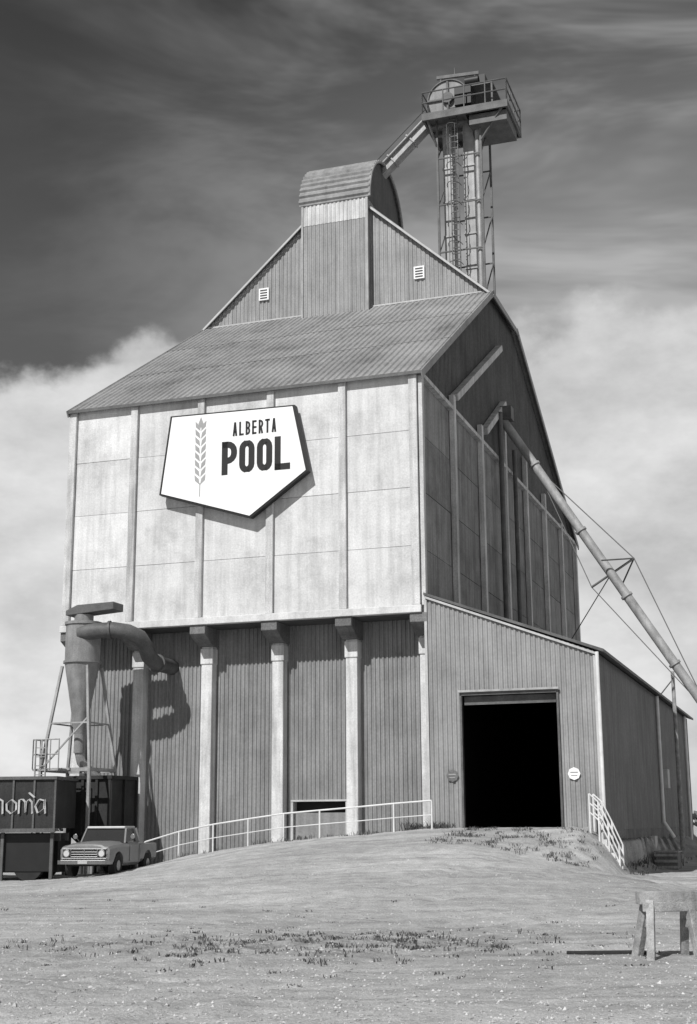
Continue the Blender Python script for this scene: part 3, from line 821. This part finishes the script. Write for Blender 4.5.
for i in range(5200):
    x=random.uniform(-420,460);y=620+random.uniform(-12,12)
    h=5.5+3.5*noise.noise(Vector((x*.02,0,0)))+2*noise.noise(Vector((x*.11,2,0)))
    if noise.noise(Vector((x*.008,7,0)))<-.22: continue
    z=random.uniform(-.5,max(1,h));s=random.uniform(.7,1.7)
    a=Vector([random.uniform(-1,1) for _ in range(3)]).normalized();c=a.cross(Vector((.3,.5,.8))).normalized()
    p=Vector((x,y,z));b.add([p-a*s-c*s,p+a*s-c*s,p+a*s+c*s,p-a*s+c*s],[(0,1,2,3)])
b.obj('distant_trees',M_weed)

# ---------------------------------------------------------------- light, sky
sd=Vector((-.53,-.85,math.tan(R(44)))).normalized()
ld=bpy.data.lights.new('sun','SUN');ld.energy=4.7;ld.angle=R(.6);ld.color=(1,.997,.99)
so=bpy.data.objects.new('sun',ld);scene.collection.objects.link(so);so.rotation_euler=(-sd).to_track_quat('-Z','Y').to_euler();so.location=(-20,-20,60)
w=bpy.data.worlds.new('World');scene.world=w;w.use_nodes=True;nt=w.node_tree;N=nt.nodes;L=nt.links
bg=N['Background'];bg.inputs['Strength'].default_value=.1
sk=N.new('ShaderNodeTexSky');sk.sky_type='NISHITA';sk.sun_disc=False;sk.sun_elevation=R(44);sk.sun_rotation=math.atan2(-.53,-.85)
sep=N.new('ShaderNodeSeparateColor');L.new(sk.outputs[0],sep.inputs[0])
def math_(op,a,c=None,clamp=False):
    k=N.new('ShaderNodeMath');k.operation=op;k.use_clamp=clamp
    for i,v in enumerate((a,c)):
        if v is None:continue
        if isinstance(v,(int,float)):k.inputs[i].default_value=v
        else:L.new(v,k.inputs[i])
    return k.outputs[0]
def mr(f,a,c,lo,hi,smooth=False):
    k=N.new('ShaderNodeMapRange')
    if smooth:k.interpolation_type='SMOOTHSTEP'
    for i,q in ((1,a),(2,c),(3,lo),(4,hi)):k.inputs[i].default_value=q
    L.new(f,k.inputs[0]);return k.outputs[0]
tc=N.new('ShaderNodeTexCoord');sx_=N.new('ShaderNodeSeparateXYZ');L.new(tc.outputs['Generated'],sx_.inputs[0])
X,Z=sx_.outputs[0],sx_.outputs[2]
def nz(sc,det,scl=(1,1,1),rot=(0,0,0),r=.55,dist=0):
    mp=N.new('ShaderNodeMapping');mp.inputs['Scale'].default_value=scl;mp.inputs['Rotation'].default_value=rot
    L.new(tc.outputs['Generated'],mp.inputs['Vector'])
    n=N.new('ShaderNodeTexNoise');n.inputs['Scale'].default_value=sc;n.inputs['Detail'].default_value=det;n.inputs['Roughness'].default_value=r;n.inputs['Distortion'].default_value=dist
    L.new(mp.outputs[0],n.inputs['Vector']);return n.outputs['Fac']
red=math_('MULTIPLY',sep.outputs[0],.40)
red=math_('MINIMUM',red,1.0)
hgt=math_('ADD',Z,math_('MULTIPLY',math_('SUBTRACT',nz(5.5,7,(1,1,1.3)),.5),-.24))
hgt=math_('ADD',hgt,math_('MULTIPLY',X,-.10))
bank=mr(hgt,.330,.358,1,0,True)
bright=mr(nz(6,6,(1,1,1.8),(0,0,0),.6),.35,.62,5.0,7.7)
bright=math_('ADD',bright,mr(Z,0,.28,.8,0))
wis=mr(nz(3.2,5,(1,1,3.2),(0,R(-24),0),.6,.4),.38,.66,0,1,True)
wr=math_('MULTIPLY',wis,mr(X,-.22,.2,.07,.62))
haze=mr(Z,.34,.58,.42,0)
haze=math_('MULTIPLY',haze,mr(X,-.2,.15,.28,1.6))
hz=math_('ADD',wr,haze,True)
def mix(f,a,c):
    k=N.new('ShaderNodeMix');k.data_type='FLOAT'
    for i,v in ((0,f),(2,a),(3,c)):
        if isinstance(v,(int,float)):k.inputs[i].default_value=v
        else:L.new(v,k.inputs[i])
    return k.outputs[0]
v=mix(hz,red,4.4);v=mix(bank,v,bright)
cc=N.new('ShaderNodeCombineColor')
for i in range(3):L.new(v,cc.inputs[i])
L.new(cc.outputs[0],bg.inputs['Color'])

cam=bpy.data.cameras.new('camera');cam.sensor_fit='VERTICAL';cam.sensor_height=36;cam.lens=1350/1024*36;cam.clip_end=8000;cam.clip_start=.1
c=bpy.data.objects.new('camera',cam);scene.collection.objects.link(c);c.location=(0,0,1.7)
c.rotation_euler=(Matrix.Rotation(R(103.05),4,'X')@Matrix.Rotation(R(-.35),4,'Z')).to_euler();scene.camera=c
scene.view_settings.view_transform='Standard';scene.view_settings.look='None';scene.view_settings.exposure=0
